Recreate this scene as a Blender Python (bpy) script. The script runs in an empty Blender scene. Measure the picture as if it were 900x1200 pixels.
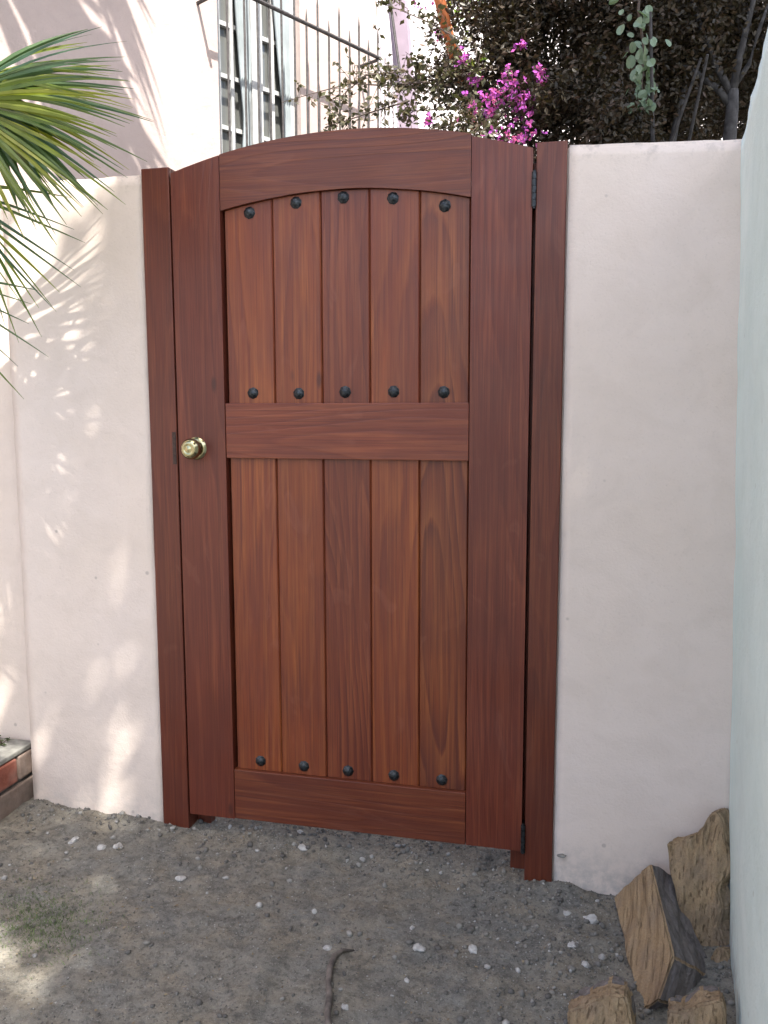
import bpy, bmesh, math, random
import numpy as np
from mathutils import Vector, Matrix, noise
random.seed(7); rng = np.random.default_rng(7)
S = bpy.context.scene
COL = S.collection

# ------------------------------------------------------------------ camera
CAM = np.array([1.0995, -2.1689, 1.2054]); YAW, PIT, ROL = 0.2409, -0.1212, -0.0029; FPX = 1032.4
def cam_rows(yaw, pitch, roll):
    cy, sy, cp, sp = math.cos(yaw), math.sin(yaw), math.cos(pitch), math.sin(pitch)
    f = np.array([-sy*cp, cy*cp, sp]); r = np.array([cy, sy, 0.0]); u = np.cross(r, f)
    cr, sr = math.cos(roll), math.sin(roll)
    return np.array([cr*r+sr*u, -sr*r+cr*u, f])
CM = cam_rows(YAW, PIT, ROL)
def ray(u, v): return np.array([(u-450)/FPX, -(v-600)/FPX, 1.0]) @ CM
def onY(u, v, y): d = ray(u, v); return Vector(CAM + (y-CAM[1])/d[1]*d)
def onP(u, v, p, n): d = ray(u, v); return Vector(CAM + ((np.array(p)-CAM) @ np.array(n))/(d @ np.array(n))*d)
cd = bpy.data.cameras.new('camera'); co = bpy.data.objects.new('camera', cd); COL.objects.link(co)
co.matrix_world = Matrix([[CM[0][i], CM[1][i], -CM[2][i], CAM[i]] for i in range(3)] + [[0, 0, 0, 1]])
cd.sensor_fit = 'VERTICAL'; cd.sensor_height = 36; cd.lens = FPX/1200*36; cd.clip_start = 0.02; cd.clip_end = 2000
S.camera = co
# ------------------------------------------------------------------ light
SUN = Vector((0.31, -0.43, 0.85)).normalized()      # direction towards the sun
elev = math.asin(SUN.z); azi = math.atan2(SUN.x, SUN.y)   # azimuth clockwise from +Y
W = bpy.data.worlds.new('World'); S.world = W; W.use_nodes = True
wn = W.node_tree.nodes; wl = W.node_tree.links
sky = wn.new('ShaderNodeTexSky'); sky.sky_type = 'NISHITA'; sky.sun_disc = False
sky.sun_elevation = elev; sky.sun_rotation = azi; sky.air_density = 1.0; sky.dust_density = 3.0; sky.ozone_density = 0.3
bg = wn['Background']; wl.new(sky.outputs[0], bg.inputs[0]); bg.inputs[1].default_value = 0.15
sl = bpy.data.lights.new('sun', 'SUN'); sl.energy = 4.5; sl.angle = math.radians(0.53); sl.color = (1.0, 0.94, 0.85)
so = bpy.data.objects.new('sun', sl); COL.objects.link(so); so.location = (3, -4, 8)
so.rotation_euler = SUN.to_track_quat('Z', 'Y').to_euler()
S.view_settings.view_transform = 'Standard'; S.view_settings.look = 'None'; S.view_settings.exposure = 1.66
S.view_settings.gamma = 1

# ------------------------------------------------------------------ helpers
class NT:
    def __init__(s, name):
        s.m = bpy.data.materials.new(name); s.m.use_nodes = True; s.t = s.m.node_tree
        s.b = s.t.nodes['Principled BSDF']
    def n(s, kind, **k):
        o = s.t.nodes.new('ShaderNode'+kind)
        for a, v in k.items():
            if a.startswith('i_'): 
                key = a[2:]; o.inputs[int(key) if key.isdigit() else key.replace('_', ' ')].default_value = v
            else: setattr(o, a, v)
        return o
    def l(s, a, b):
        a = a.outputs[0] if hasattr(a, 'outputs') else a
        s.t.links.new(a, b)
    def coord(s, scale=(1, 1, 1), rand=False, obj=True):
        tc = s.n('TexCoord'); mp = s.n('Mapping'); mp.inputs['Scale'].default_value = scale
        src = tc.outputs['Object']
        if rand:
            oi = s.n('ObjectInfo'); sc = s.n('VectorMath', operation='SCALE'); cb = s.n('CombineXYZ')
            for i, k in enumerate((37.0, 11.0, 23.0)):
                mm = s.n('Math', operation='MULTIPLY'); s.l(oi.outputs['Random'], mm.inputs[0]); mm.inputs[1].default_value = k; s.l(mm, cb.inputs[i])
            ad = s.n('VectorMath', operation='ADD'); s.l(src, ad.inputs[0]); s.l(cb, ad.inputs[1]); src = ad.outputs[0]
        s.l(src, mp.inputs[0]); return mp
    def noise(s, co, scale, detail=4, rough=0.55, dist=0.0):
        o = s.n('TexNoise'); o.inputs['Scale'].default_value = scale; o.inputs['Detail'].default_value = detail
        o.inputs['Roughness'].default_value = rough; o.inputs['Distortion'].default_value = dist; s.l(co, o.inputs['Vector']); return o.outputs[0]
    def ramp(s, fac, stops, interp='LINEAR'):
        o = s.n('ValToRGB'); e = o.color_ramp.elements; o.color_ramp.interpolation = interp
        while len(e) < len(stops): e.new(0.5)
        for el, (p, c) in zip(e, stops):
            el.position = p; el.color = (*c, 1) if hasattr(c, '__len__') else (c, c, c, 1)
        s.l(fac, o.inputs[0]); return o.outputs[0]
    def mix(s, fac, a, b, mode='MIX'):
        o = s.n('MixRGB', blend_type=mode)
        for i, v in enumerate((fac, a, b)):
            if isinstance(v, (int, float)): o.inputs[i].default_value = v if i == 0 else (v, v, v, 1)
            elif isinstance(v, tuple): o.inputs[i].default_value = (*v, 1)
            else: s.l(v, o.inputs[i])
        return o.outputs[0]
    def math(s, op, a, b=0.0, c=None):
        o = s.n('Math', operation=op)
        for i, v in enumerate((a, b) if c is None else (a, b, c)):
            if isinstance(v, (int, float)): o.inputs[i].default_value = v
            else: s.l(v, o.inputs[i])
        return o.outputs[0]
    def bump(s, h, dist=0.001, strength=1.0, prev=None):
        o = s.n('Bump'); o.inputs['Distance'].default_value = dist; o.inputs['Strength'].default_value = strength
        s.l(h, o.inputs['Height'])
        if prev is not None: s.l(prev, o.inputs['Normal'])
        s.l(o.outputs[0], s.b.inputs['Normal']); return o.outputs[0]
    def set(s, color=None, rough=None, spec=None, metal=None):
        for nm, v in (('Base Color', color), ('Roughness', rough), ('Specular IOR Level', spec), ('Metallic', metal)):
            if v is None: continue
            if isinstance(v, (int, float)): s.b.inputs[nm].default_value = v
            elif isinstance(v, tuple): s.b.inputs[nm].default_value = (*v, 1)
            else: s.l(v, s.b.inputs[nm])
        return s.m

def simple(name, col, rough=0.6, metal=0.0, var=0.12, scale=30, bump=0.0, spec=0.5):
    t = NT(name); c = t.coord(); n = t.noise(c, scale, 5)
    lo = tuple(x*(1-var*2) for x in col); hi = tuple(min(1, x*(1+var*2)) for x in col)
    t.set(t.ramp(n, [(0.3, lo), (0.7, hi)]), rough, spec, metal)
    if bump: t.bump(n, bump)
    return t.m

def wood(name, horizontal=False, tone=1.0, orange=0.0, wild=1.0, figure=0.6):
    """stained softwood: growth-ring figure as contour lines of a stretched noise field, fibres, stain blotches"""
    t = NT(name)
    long_, across = (1.0, 1.0), 1.0
    s = (0.9, 6.0, 7.5) if horizontal else (7.5, 6.0, 0.9)
    c = t.coord(s, rand=True)
    f = t.noise(c, 0.62, 1.5, 0.4)
    raw = t.coord((1, 1, 1), rand=True); sep = t.n('SeparateXYZ'); t.l(raw, sep.inputs[0])
    ac = sep.outputs[2 if horizontal else 0]
    tilt = t.math('MULTIPLY', ac, 3.5)
    fld = t.math('ADD', t.math('MULTIPLY', f, 13.0*wild), tilt)
    wob = t.noise(t.coord((14, 14, 90) if horizontal else (90, 14, 14), rand=True), 1.0, 3)
    fld = t.math('ADD', fld, t.math('MULTIPLY', wob, 0.12))
    fr = t.math('FRACT', t.math('MULTIPLY', fld, 1.7))
    ring = t.ramp(fr, [(0.0, 0.15), (0.12, 0.30), (0.62, 0.62), (0.88, 1.0), (1.0, 0.15)])
    fib = t.noise(t.coord((7, 200, 420) if horizontal else (420, 200, 7), rand=True), 1.0, 3, 0.6)
    fib2 = t.noise(t.coord((2.2, 60, 90) if horizontal else (90, 60, 2.2), rand=True), 1.0, 2, 0.6)
    blot = t.noise(t.coord((1, 1, 3) if horizontal else (3, 1, 1), rand=True), 3.2, 3, 0.55, 0.4)
    k = tone
    dark = (0.060*k, 0.015*k, 0.009*k); mid = ((0.140+0.014*orange)*k, (0.034+0.004*orange)*k, (0.0185-0.0025*orange)*k); lite = ((0.235+0.02*orange)*k, (0.070+0.012*orange)*k, (0.032-0.003*orange)*k)
    base = t.ramp(ring, [(0.0, lite), (0.5, mid), (1.0, (0.088*k, 0.022*k, 0.014*k))])
    amt = t.ramp(t.noise(t.coord((1, 1, 1), rand=True), 2.3, 2), [(0.36, 0.30*figure), (0.60, 1.0*figure)])
    base = t.mix(amt, mid, base)
    base = t.mix(t.ramp(fib, [(0.38, 0.0), (0.72, 0.42)]), base, dark)
    base = t.mix(t.ramp(fib2, [(0.34, 0.42), (0.50, 0.0)]), base, lite); fib3 = t.noise(t.coord((3, 200, 230) if horizontal else (230, 200, 3), rand=True), 1.0, 3, 0.7); base = t.mix(t.ramp(fib3, [(0.52, 0.0), (0.62, 0.40)]), base, dark)
    base = t.mix(t.ramp(blot, [(0.36, 0.50), (0.60, 0.0)]), base, (0.092*k, 0.023*k, 0.014*k))
    # hazy dry stain smears
    sm = t.noise(t.coord((2, 1, 6) if horizontal else (6, 1, 2), rand=True), 2.4, 2, 0.5, 1.2)
    base = t.mix(t.ramp(sm, [(0.64, 0.0), (0.70, 0.12), (0.76, 0.02)]), base, (0.27*k, 0.11*k, 0.07*k))
    # knots
    vo = t.n('TexVoronoi', feature='F1'); vo.inputs['Scale'].default_value = 1.0; vo.inputs['Randomness'].default_value = 1.0
    t.l(t.coord((3.2, 1.0, 9.0) if horizontal else (9.0, 1.0, 3.2), rand=True), vo.inputs['Vector'])
    base = t.mix(t.ramp(vo.outputs[0], [(0.035, 0.75), (0.085, 0.0)]), base, (0.05*k, 0.016*k, 0.012*k))
    oi = t.n('ObjectInfo'); hv = t.n('HueSaturation')
    t.l(t.math('MULTIPLY_ADD', oi.outputs['Random'], 0.34, 0.82), hv.inputs['Value'])
    t.l(t.math('MULTIPLY_ADD', oi.outputs['Random'], -0.004, 0.501), hv.inputs['Hue']); t.l(base, hv.inputs['Color'])
    rg = t.ramp(t.noise(t.coord((1, 1, 1), rand=True), 9, 3), [(0.3, 0.34), (0.7, 0.50)])
    t.set(hv.outputs[0], rg, 0.40)
    h = t.math('ADD', t.math('MULTIPLY', ring, -0.5), t.math('MULTIPLY', fib, 0.7))
    t.bump(h, 0.0007, 0.9)
    return t.m

def stucco(name, base, tint, rel=0.0012, grime=(0.30, 0.27, 0.25), top=1.8, topfade=0.05, splash=(0.36, 0.35, 0.34)):
    t = NT(name); c = t.coord()
    big = t.noise(c, 1.7, 4, 0.6); med = t.noise(c, 14, 5, 0.6); fine = t.noise(c, 160, 4, 0.65); trow = t.noise(t.coord((3, 3, 3.6)), 3.0, 4, 0.6, 0.8)
    col = t.mix(t.ramp(big, [(0.35, 0.0), (0.68, 1.0)]), base, tint)
    col = t.mix(t.ramp(trow, [(0.44, 0.0), (0.72, 0.35)]), col, tuple(x*0.86 for x in base))
    col = t.mix(t.ramp(fine, [(0.28, 0.32), (0.42, 0.0)]), col, tuple(x*0.72 for x in base))
    sep = t.n('SeparateXYZ'); t.l(t.n('TexCoord').outputs['Object'], sep.inputs[0])
    z = t.math('ADD', sep.outputs[2], t.math('MULTIPLY', t.math('SUBTRACT', med, 0.5), 0.09))
    tg = t.ramp(t.math('MULTIPLY_ADD', z, 1/topfade/4, -(top-2*topfade)/topfade/4), [(0.25, 0.0), (0.75, 1.0)])
    speck = t.ramp(t.noise(c, 42, 5, 0.7), [(0.52, 0.0), (0.66, 1.0)])
    col = t.mix(t.math('MULTIPLY', t.math('MULTIPLY', tg, speck), 0.95), col, grime)
    bg_ = t.ramp(z, [(0.0, 1.0), (0.12, 0.0)])
    col = t.mix(t.math('MULTIPLY', bg_, t.ramp(t.noise(c, 30, 5, 0.7), [(0.42, 0.0), (0.62, 0.6)])), col, splash)
    # rare scuffs and pits
    pit = t.n('TexVoronoi', feature='F1'); pit.inputs['Scale'].default_value = 9; t.l(c, pit.inputs['Vector'])
    col = t.mix(t.ramp(pit.outputs[0], [(0.035, 0.55), (0.06, 0.0)]), col, grime)
    t.set(col, 0.85, 0.25)
    b1 = t.bump(t.math('ADD', t.math('MULTIPLY', fine, 0.35), t.math('MULTIPLY', med, 1.2)), rel*2.2, 1.0)
    t.bump(trow, 0.003, 0.35, b1)
    return t.m

M = {}
M['wood_v'] = wood('stained_wood_vertical', tone=0.82, orange=0.15, figure=0.45)
M['wood_p'] = wood('stained_wood_plank', tone=1.12, orange=1.9, wild=0.7, figure=0.5)
M['wood_f'] = wood('figured_wood_plank', tone=0.92, orange=0.9, wild=1.3, figure=1.0)
M['wood_s'] = wood('strong_grained_wood_plank', tone=1.30, orange=1.2, wild=1.1, figure=1.2)
M['wood_h'] = wood('stained_wood_horizontal', True, tone=0.97, orange=0.7, figure=0.7)
M['pink'] = stucco('pale_pink_stucco', (0.64, 0.555, 0.490), (0.665, 0.585, 0.535), rel=0.0011)
M['mint'] = stucco('mint_render', (0.58, 0.715, 0.705), (0.66, 0.77, 0.76), rel=0.0026, grime=(0.3, 0.33, 0.3))
M['house'] = stucco('house_pink_stucco', (0.43, 0.355, 0.33), (0.49, 0.40, 0.375), rel=0.0015, top=30)
M['white_house'] = stucco('white_stucco', (0.78, 0.72, 0.72), (0.8, 0.76, 0.75), rel=0.003, top=30)
M['iron'] = simple('black_iron', (0.035, 0.04, 0.045), 0.42, 0.7, 0.3, 120, 0.0004)
M['oldiron'] = simple('weathered_iron_bar', (0.05, 0.045, 0.045), 0.6, 0.1, 0.3, 60, 0.0004)
M['latch'] = simple('dark_latch_metal', (0.05, 0.03, 0.025), 0.5, 0.5, 0.2, 80)
M['dark'] = simple('dark_joint_mortar', (0.10, 0.095, 0.09), 0.95, 0, 0.3, 60, 0.002)  # dark mortar of the planter core, showing between the bricks
M['white'] = simple('white_window_paint', (0.42, 0.43, 0.43), 0.5, 0, 0.08, 20)
M['curtain'] = simple('grey_white_curtain', (0.27, 0.31, 0.33), 0.9, 0, 0.1, 6)
M['lav'] = simple('lavender_post_paint', (0.27, 0.215, 0.27), 0.6, 0, 0.07, 8, 0.001)
M['orange'] = simple('orange_painted_pole', (0.55, 0.17, 0.06), 0.6, 0, 0.12, 14, 0.001)
M['bark'] = simple('grey_brown_bark', (0.11, 0.095, 0.085), 0.9, 0, 0.3, 40, 0.004)
M['darkbark'] = simple('dark_grey_bark', (0.045, 0.043, 0.045), 0.9, 0, 0.3, 40, 0.004)
M['twig'] = simple('brown_twig', (0.075, 0.055, 0.045), 0.85, 0, 0.2, 60)
M['grass'] = simple('green_grass', (0.085, 0.13, 0.04), 0.6, 0, 0.3, 30)

def leafmat(name, a, b, c, trans=0.25, rough=0.45):
    t = NT(name); gi = t.n('NewGeometry')
    col = t.ramp(gi.outputs['Random Per Island'], [(0.0, a), (0.5, b), (1.0, c)])
    t.set(col, rough, 0.4)
    tr = t.n('BsdfTranslucent'); t.l(t.mix(1.0, col, (1.0, 1.2, 0.5), 'MULTIPLY'), tr.inputs[0])
    mx = t.n('MixShader'); mx.inputs[0].default_value = trans
    t.l(t.b.outputs[0], mx.inputs[1]); t.l(tr.outputs[0], mx.inputs[2]); t.l(mx.outputs[0], t.t.nodes['Material Output'].inputs[0])
    return t.m
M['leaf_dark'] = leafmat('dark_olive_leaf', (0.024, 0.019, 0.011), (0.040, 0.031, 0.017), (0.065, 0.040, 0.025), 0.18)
M['leaf_boug'] = leafmat('bougainvillea_leaf', (0.06, 0.055, 0.035), (0.09, 0.09, 0.045), (0.12, 0.085, 0.06), 0.22)
M['leaf_tree'] = leafmat('tree_leaf', (0.04, 0.06, 0.02), (0.06, 0.085, 0.03), (0.08, 0.10, 0.04), 0.2)
M['leaf_pale'] = leafmat('pale_grey_green_leaf', (0.12, 0.18, 0.13), (0.17, 0.24, 0.17), (0.22, 0.28, 0.2), 0.2)
M['bract'] = leafmat('magenta_bract', (0.42, 0.08, 0.50), (0.58, 0.12, 0.62), (0.62, 0.13, 0.44), 0.45, 0.6)
M['palm'] = leafmat('palm_leaf', (0.075, 0.120, 0.028), (0.15, 0.195, 0.030), (0.26, 0.26, 0.05), 0.45, 0.33)
M['palm_deep'] = leafmat('palm_leaf_blue_green', (0.040, 0.085, 0.045), (0.065, 0.115, 0.042), (0.13, 0.16, 0.04), 0.3, 0.3)

def groundmat():
    t = NT('dry_dirt'); c = t.coord()
    big = t.noise(c, 1.6, 5, 0.6); med = t.noise(c, 9, 5, 0.6); fin = t.noise(c, 70, 5, 0.7); ff = t.noise(c, 320, 3, 0.7)
    col = t.mix(t.ramp(big, [(0.38, 0.0), (0.62, 1.0)]), (0.225, 0.216, 0.186), (0.175, 0.177, 0.167))
    col = t.mix(t.ramp(med, [(0.42, 0.0), (0.66, 0.75)]), col, (0.235, 0.208, 0.160))
    col = t.mix(t.ramp(fin, [(0.30, 0.75), (0.52, 0.0)]), col, (0.070, 0.066, 0.060))
    m2 = t.noise(c, 26, 4, 0.65); col = t.mix(t.ramp(m2, [(0.36, 0.6), (0.50, 0.0)]), col, (0.095, 0.093, 0.086)); col = t.mix(t.ramp(m2, [(0.55, 0.0), (0.68, 0.55)]), col, (0.29, 0.268, 0.222))
    col = t.mix(t.ramp(ff, [(0.56, 0.0), (0.72, 0.7)]), col, (0.36, 0.345, 0.31))
    t.set(col, 0.95, 0.15)
    b = t.bump(fin, 0.006, 1.0); t.bump(ff, 0.0025, 0.8, b)
    return t.m
M['dirt'] = groundmat()
def stonemat(name, stops):
    t = NT(name); gi = t.n('NewGeometry'); c = t.coord(); n = t.noise(c, 90, 4)
    col = t.ramp(gi.outputs['Random Per Island'], stops)
    col = t.mix(t.ramp(n, [(0.35, 0.4), (0.65, 0.0)]), col, (0.12, 0.11, 0.10))
    t.set(col, 0.9, 0.2); t.bump(n, 0.002); return t.m
M['grit'] = stonemat('mixed_grit', [(0.0, (0.09, 0.088, 0.085)), (0.5, (0.155, 0.152, 0.142)), (0.8, (0.24, 0.235, 0.215)), (1.0, (0.42, 0.42, 0.41))])
M['pale'] = stonemat('pale_stone', [(0.0, (0.36, 0.37, 0.37)), (1.0, (0.46, 0.46, 0.45))])
def splitwood():
    t = NT('split_firewood'); c = t.coord((60, 60, 4)); f = t.noise(c, 1.0, 6, 0.72, 0.3); b = t.noise(t.coord(), 16, 5, 0.7)
    col = t.ramp(f, [(0.25, (0.14, 0.095, 0.055)), (0.45, (0.28, 0.20, 0.118)), (0.75, (0.39, 0.295, 0.18))])
    col = t.mix(t.ramp(b, [(0.42, 0.0), (0.65, 0.55)]), col, (0.20, 0.155, 0.12))
    g = t.noise(t.coord((150, 150, 3)), 1.0, 4, 0.6, 0.15); crk = t.ramp(g, [(0.34, 1.0), (0.43, 0.0)])
    col = t.mix(t.math('MULTIPLY', crk, 0.6), col, (0.09, 0.06, 0.038))
    col = t.mix(t.ramp(t.noise(t.coord(), 260, 3, 0.7), [(0.3, 0.45), (0.5, 0.0)]), col, (0.10, 0.07, 0.045))
    t.set(col, 0.85, 0.15); t.bump(t.math('SUBTRACT', f, t.math('MULTIPLY', crk, 0.4)), 0.005); return t.m
M['split'] = splitwood()
def bark2():
    t = NT('grey_log_bark'); c = t.coord((1, 1, 0.5)); f = t.noise(c, 70, 5, 0.7); b = t.noise(t.coord(), 14, 4)
    col = t.ramp(f, [(0.3, (0.08, 0.072, 0.068)), (0.6, (0.17, 0.155, 0.15)), (0.8, (0.25, 0.23, 0.22))])
    col = t.mix(t.ramp(b, [(0.45, 0.0), (0.65, 0.6)]), col, (0.20, 0.175, 0.16))
    t.set(col, 0.9, 0.15); t.bump(f, 0.003); return t.m
M['logbark'] = bark2()
def brickmat(name, a, b):
    t = NT(name); c = t.coord((1, 1, 1), rand=True); n = t.noise(c, 40, 5, 0.65); g = t.noise(c, 9, 3)
    col = t.ramp(n, [(0.3, a), (0.7, b)]); col = t.mix(t.ramp(g, [(0.45, 0.0), (0.7, 0.5)]), col, (0.22, 0.2, 0.18))
    t.set(col, 0.9, 0.2); t.bump(n, 0.003); return t.m
M['brick_red'] = brickmat('red_brick', (0.19, 0.065, 0.045), (0.30, 0.11, 0.08))
M['brick_dull'] = brickmat('dusty_brick', (0.16, 0.12, 0.10), (0.26, 0.20, 0.17))
M['cement'] = simple('grey_cement', (0.18, 0.18, 0.165), 0.9, 0, 0.15, 40, 0.003)
def brassmat():
    t = NT('aged_brass'); c = t.coord(); n = t.noise(c, 60, 3)
    t.set(t.ramp(n, [(0.3, (0.26, 0.235, 0.13)), (0.7, (0.48, 0.44, 0.27))]), t.ramp(n, [(0.3, 0.10), (0.7, 0.2)]), 0.5, 1.0); return t.m
M['brass'] = brassmat()
def glassmat():
    t = NT('window_glass'); t.set((0.11, 0.115, 0.11), 0.08, 0.8); return t.m
M['glass'] = glassmat()

def tag(o, label=None, cat=None, group=None, kind=None):
    if label: o['label'] = label
    if cat: o['category'] = cat
    if group: o['group'] = group
    if kind: o['kind'] = kind
    return o
def empty(name, loc=(0, 0, 0)):
    o = bpy.data.objects.new(name, None); COL.objects.link(o); o.location = loc; o.empty_display_size = 0.1
    return o
def link(name, me, mats, parent=None, smooth=False):
    if not isinstance(mats, (list, tuple)): mats = [mats]
    for m in mats: me.materials.append(m)
    if smooth: me.polygons.foreach_set('use_smooth', [True]*len(me.polygons))
    o = bpy.data.objects.new(name, me); COL.objects.link(o)
    if parent:
        o.parent = parent; pl = parent.location; gp = parent.parent
        off = Vector(pl) + (Vector(gp.location) if gp else Vector((0, 0, 0)))
        if parent.type == 'EMPTY' or True:
            o.location = -off if o.location.length == 0 else o.location
    return o
def from_bm(name, bm, mats, parent=None, smooth=False):
    bmesh.ops.recalc_face_normals(bm, faces=bm.faces)
    me = bpy.data.meshes.new(name); bm.to_mesh(me); bm.free(); return link(name, me, mats, parent, smooth)
def from_np(name, V, F, mats, parent=None, smooth=False):
    me = bpy.data.meshes.new(name); V = np.asarray(V, np.float32); F = np.asarray(F, np.int32); k = F.shape[1]
    me.vertices.add(len(V)); me.vertices.foreach_set('co', V.ravel()); me.loops.add(F.size); me.loops.foreach_set('vertex_index', F.ravel())
    me.polygons.add(len(F)); me.polygons.foreach_set('loop_start', np.arange(0, F.size, k, dtype=np.int32))
    me.update(calc_edges=True); return link(name, me, mats, parent, smooth)
def box(bm, x0, x1, y0, y1, z0, z1, bev=0.0, seg=1):
    vs = [bm.verts.new((x, y, z)) for x in (x0, x1) for y in (y0, y1) for z in (z0, z1)]
    q = [(0, 1, 3, 2), (4, 6, 7, 5), (0, 4, 5, 1), (2, 3, 7, 6), (0, 2, 6, 4), (1, 5, 7, 3)]
    fs = [bm.faces.new([vs[i] for i in f]) for f in q]
    if bev:
        es = list({e for f in fs for e in f.edges})
        bmesh.ops.bevel(bm, geom=es, offset=bev, segments=seg, affect='EDGES', profile=0.6)
    return vs
def boxobj(name, b, mat, parent=None, bev=0.003, seg=2):
    bm = bmesh.new(); box(bm, *b, bev=bev, seg=seg); return from_bm(name, bm, mat, parent)
def prism(name, poly, y0, y1, mat, parent=None, bev=0.003, seg=2):
    """poly in x,z; extruded in y"""
    bm = bmesh.new(); a = [bm.verts.new((x, y0, z)) for x, z in poly]; b = [bm.verts.new((x, y1, z)) for x, z in poly]
    n = len(poly); bm.faces.new(a); bm.faces.new(b[::-1])
    for i in range(n): bm.faces.new((a[i], b[i], b[(i+1) % n], a[(i+1) % n]))
    if bev: bmesh.ops.bevel(bm, geom=[e for e in bm.edges if e.calc_face_angle(0) > 0.5], offset=bev, segments=seg, affect='EDGES')
    return from_bm(name, bm, mat, parent)
def tube_np(pts, rad, n=6):
    pts = [Vector(p) for p in pts]; V = []; F = []
    up = Vector((0.13, 0.21, 0.97))
    for i, p in enumerate(pts):
        d = (pts[min(i+1, len(pts)-1)] - pts[max(i-1, 0)]).normalized()
        if abs(d.dot(up)) > 0.95: up = Vector((0.9, 0.3, 0.1))
        a = d.cross(up).normalized(); b = d.cross(a); r = float(rad[i] if hasattr(rad, '__len__') else rad)
        for k in range(n):
            th = 2*math.pi*k/n; V.append(p + r*(math.cos(th)*a + math.sin(th)*b))
    for i in range(len(pts)-1):
        for k in range(n): F.append((i*n+k, i*n+(k+1) % n, (i+1)*n+(k+1) % n, (i+1)*n+k))
    V += [pts[0], pts[-1]]; c0, c1 = len(V)-2, len(V)-1; L = (len(pts)-1)*n
    for k in range(n):
        F.append((c0, (k+1) % n, k, k)); F.append((c1, L+k, L+(k+1) % n, L+(k+1) % n))
    return V, F
class Acc:
    def __init__(s): s.V = []; s.F = []
    def add(s, V, F):
        o = len(s.V); s.V += [tuple(v) for v in V]; s.F += [tuple(i+o for i in f) for f in F]
    def tube(s, pts, rad, n=6): s.add(*tube_np(pts, rad, n))
    def box(s, x0, x1, y0, y1, z0, z1):
        s.add([(x, y, z) for x in (x0, x1) for y in (y0, y1) for z in (z0, z1)], [(0, 1, 3, 2), (4, 6, 7, 5), (0, 4, 5, 1), (2, 3, 7, 6), (0, 2, 6, 4), (1, 5, 7, 3)])
    def obj(s, name, mat, parent=None, smooth=False):
        me = bpy.data.meshes.new(name); F = [tuple(dict.fromkeys(f)) for f in s.F]; me.from_pydata(s.V, [], F); me.update()
        return link(name, me, mat, parent, smooth)
def leaves(P, size, aspect=0.5, up=None, droop=0.3):
    """kite shaped folded leaves, two quads each: P Nx3"""
    N = len(P); d = rng.normal(size=(N, 3)); d[:, 2] = d[:, 2]*0.7 - droop; d /= np.linalg.norm(d, axis=1)[:, None]
    r = rng.normal(size=(N, 3)); w = np.cross(d, r); w /= np.linalg.norm(w, axis=1)[:, None]; nn = np.cross(d, w)
    s = (size*rng.uniform(0.65, 1.3, N))[:, None]
    a = P; m = P + d*s*0.45 - nn*s*0.06; t = P + d*s; e1 = P + d*s*0.42 + w*s*aspect*0.5 + nn*s*0.04; e2 = P + d*s*0.42 - w*s*aspect*0.5 + nn*s*0.04
    V = np.stack([a, e1, t, m, e2], 1).reshape(-1, 3); i = np.arange(N)[:, None]*5
    F = np.concatenate([i+np.array([[0, 3, 2, 1]]), i+np.array([[0, 4, 2, 3]])], 0)
    return V, F
def fbm(p, s): return noise.fractal(Vector(p)*s, 0.6, 2.0, 4)

# ------------------------------------------------------------------ ground
def gz(x, y):
    z = 0.012 - 0.040*min(max(x, -0.8), 1.4)
    z += 0.008*fbm((x, y, 0.3), 2.2) + 0.006*fbm((x, y, 3.1), 9) + 0.0035*fbm((x, y, 5.1), 33)
    if -1.2 < x < 1.7:
        z += 0.018*math.exp(-((y+0.02)/0.07)**2)*(0.5+fbm((x, 0, 7.7), 9))*0.7      # heaped dirt against the wall base
    return z
def lines(a, b, step, far):
    core = list(np.arange(a, b, step)); out = []; d = step
    hi = [b]; 
    while hi[-1] < far: d *= 1.35; hi.append(hi[-1]+d)
    d = step; lo = [a]
    while lo[-1] > -far: d *= 1.35; lo.append(lo[-1]-d)
    return lo[:0:-1] + core + hi
X = lines(-1.1, 1.6, 0.012, 400); Y = lines(-1.25, 0.6, 0.012, 400)
V = []
for y in Y:
    for x in X:
        near = -1.6 < x < 2.1 and -1.8 < y < 1.1
        V.append((x, y, gz(x, y) if near else (0.012-0.040*min(max(x, -0.8), 1.4))*max(0, 1-max(abs(x)-3, abs(y)-3, 0)/20)))
nx = len(X); F = [(j*nx+i, j*nx+i+1, (j+1)*nx+i+1, (j+1)*nx+i) for j in range(len(Y)-1) for i in range(nx-1)]
tag(from_np('ground', V, F, M['dirt'], smooth=True), kind='structure')

def stone_mesh(r, sub=1, seed=0, flat=0.65):
    bm = bmesh.new(); bmesh.ops.create_icosphere(bm, subdivisions=sub, radius=1)
    for v in bm.verts:
        k = 1 + 0.42*noise.noise(v.co*1.3 + Vector((seed*3.1, seed, 0))); v.co = Vector((v.co.x*r*k, v.co.y*r*k*0.8, v.co.z*r*k*flat))
    return bm
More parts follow.
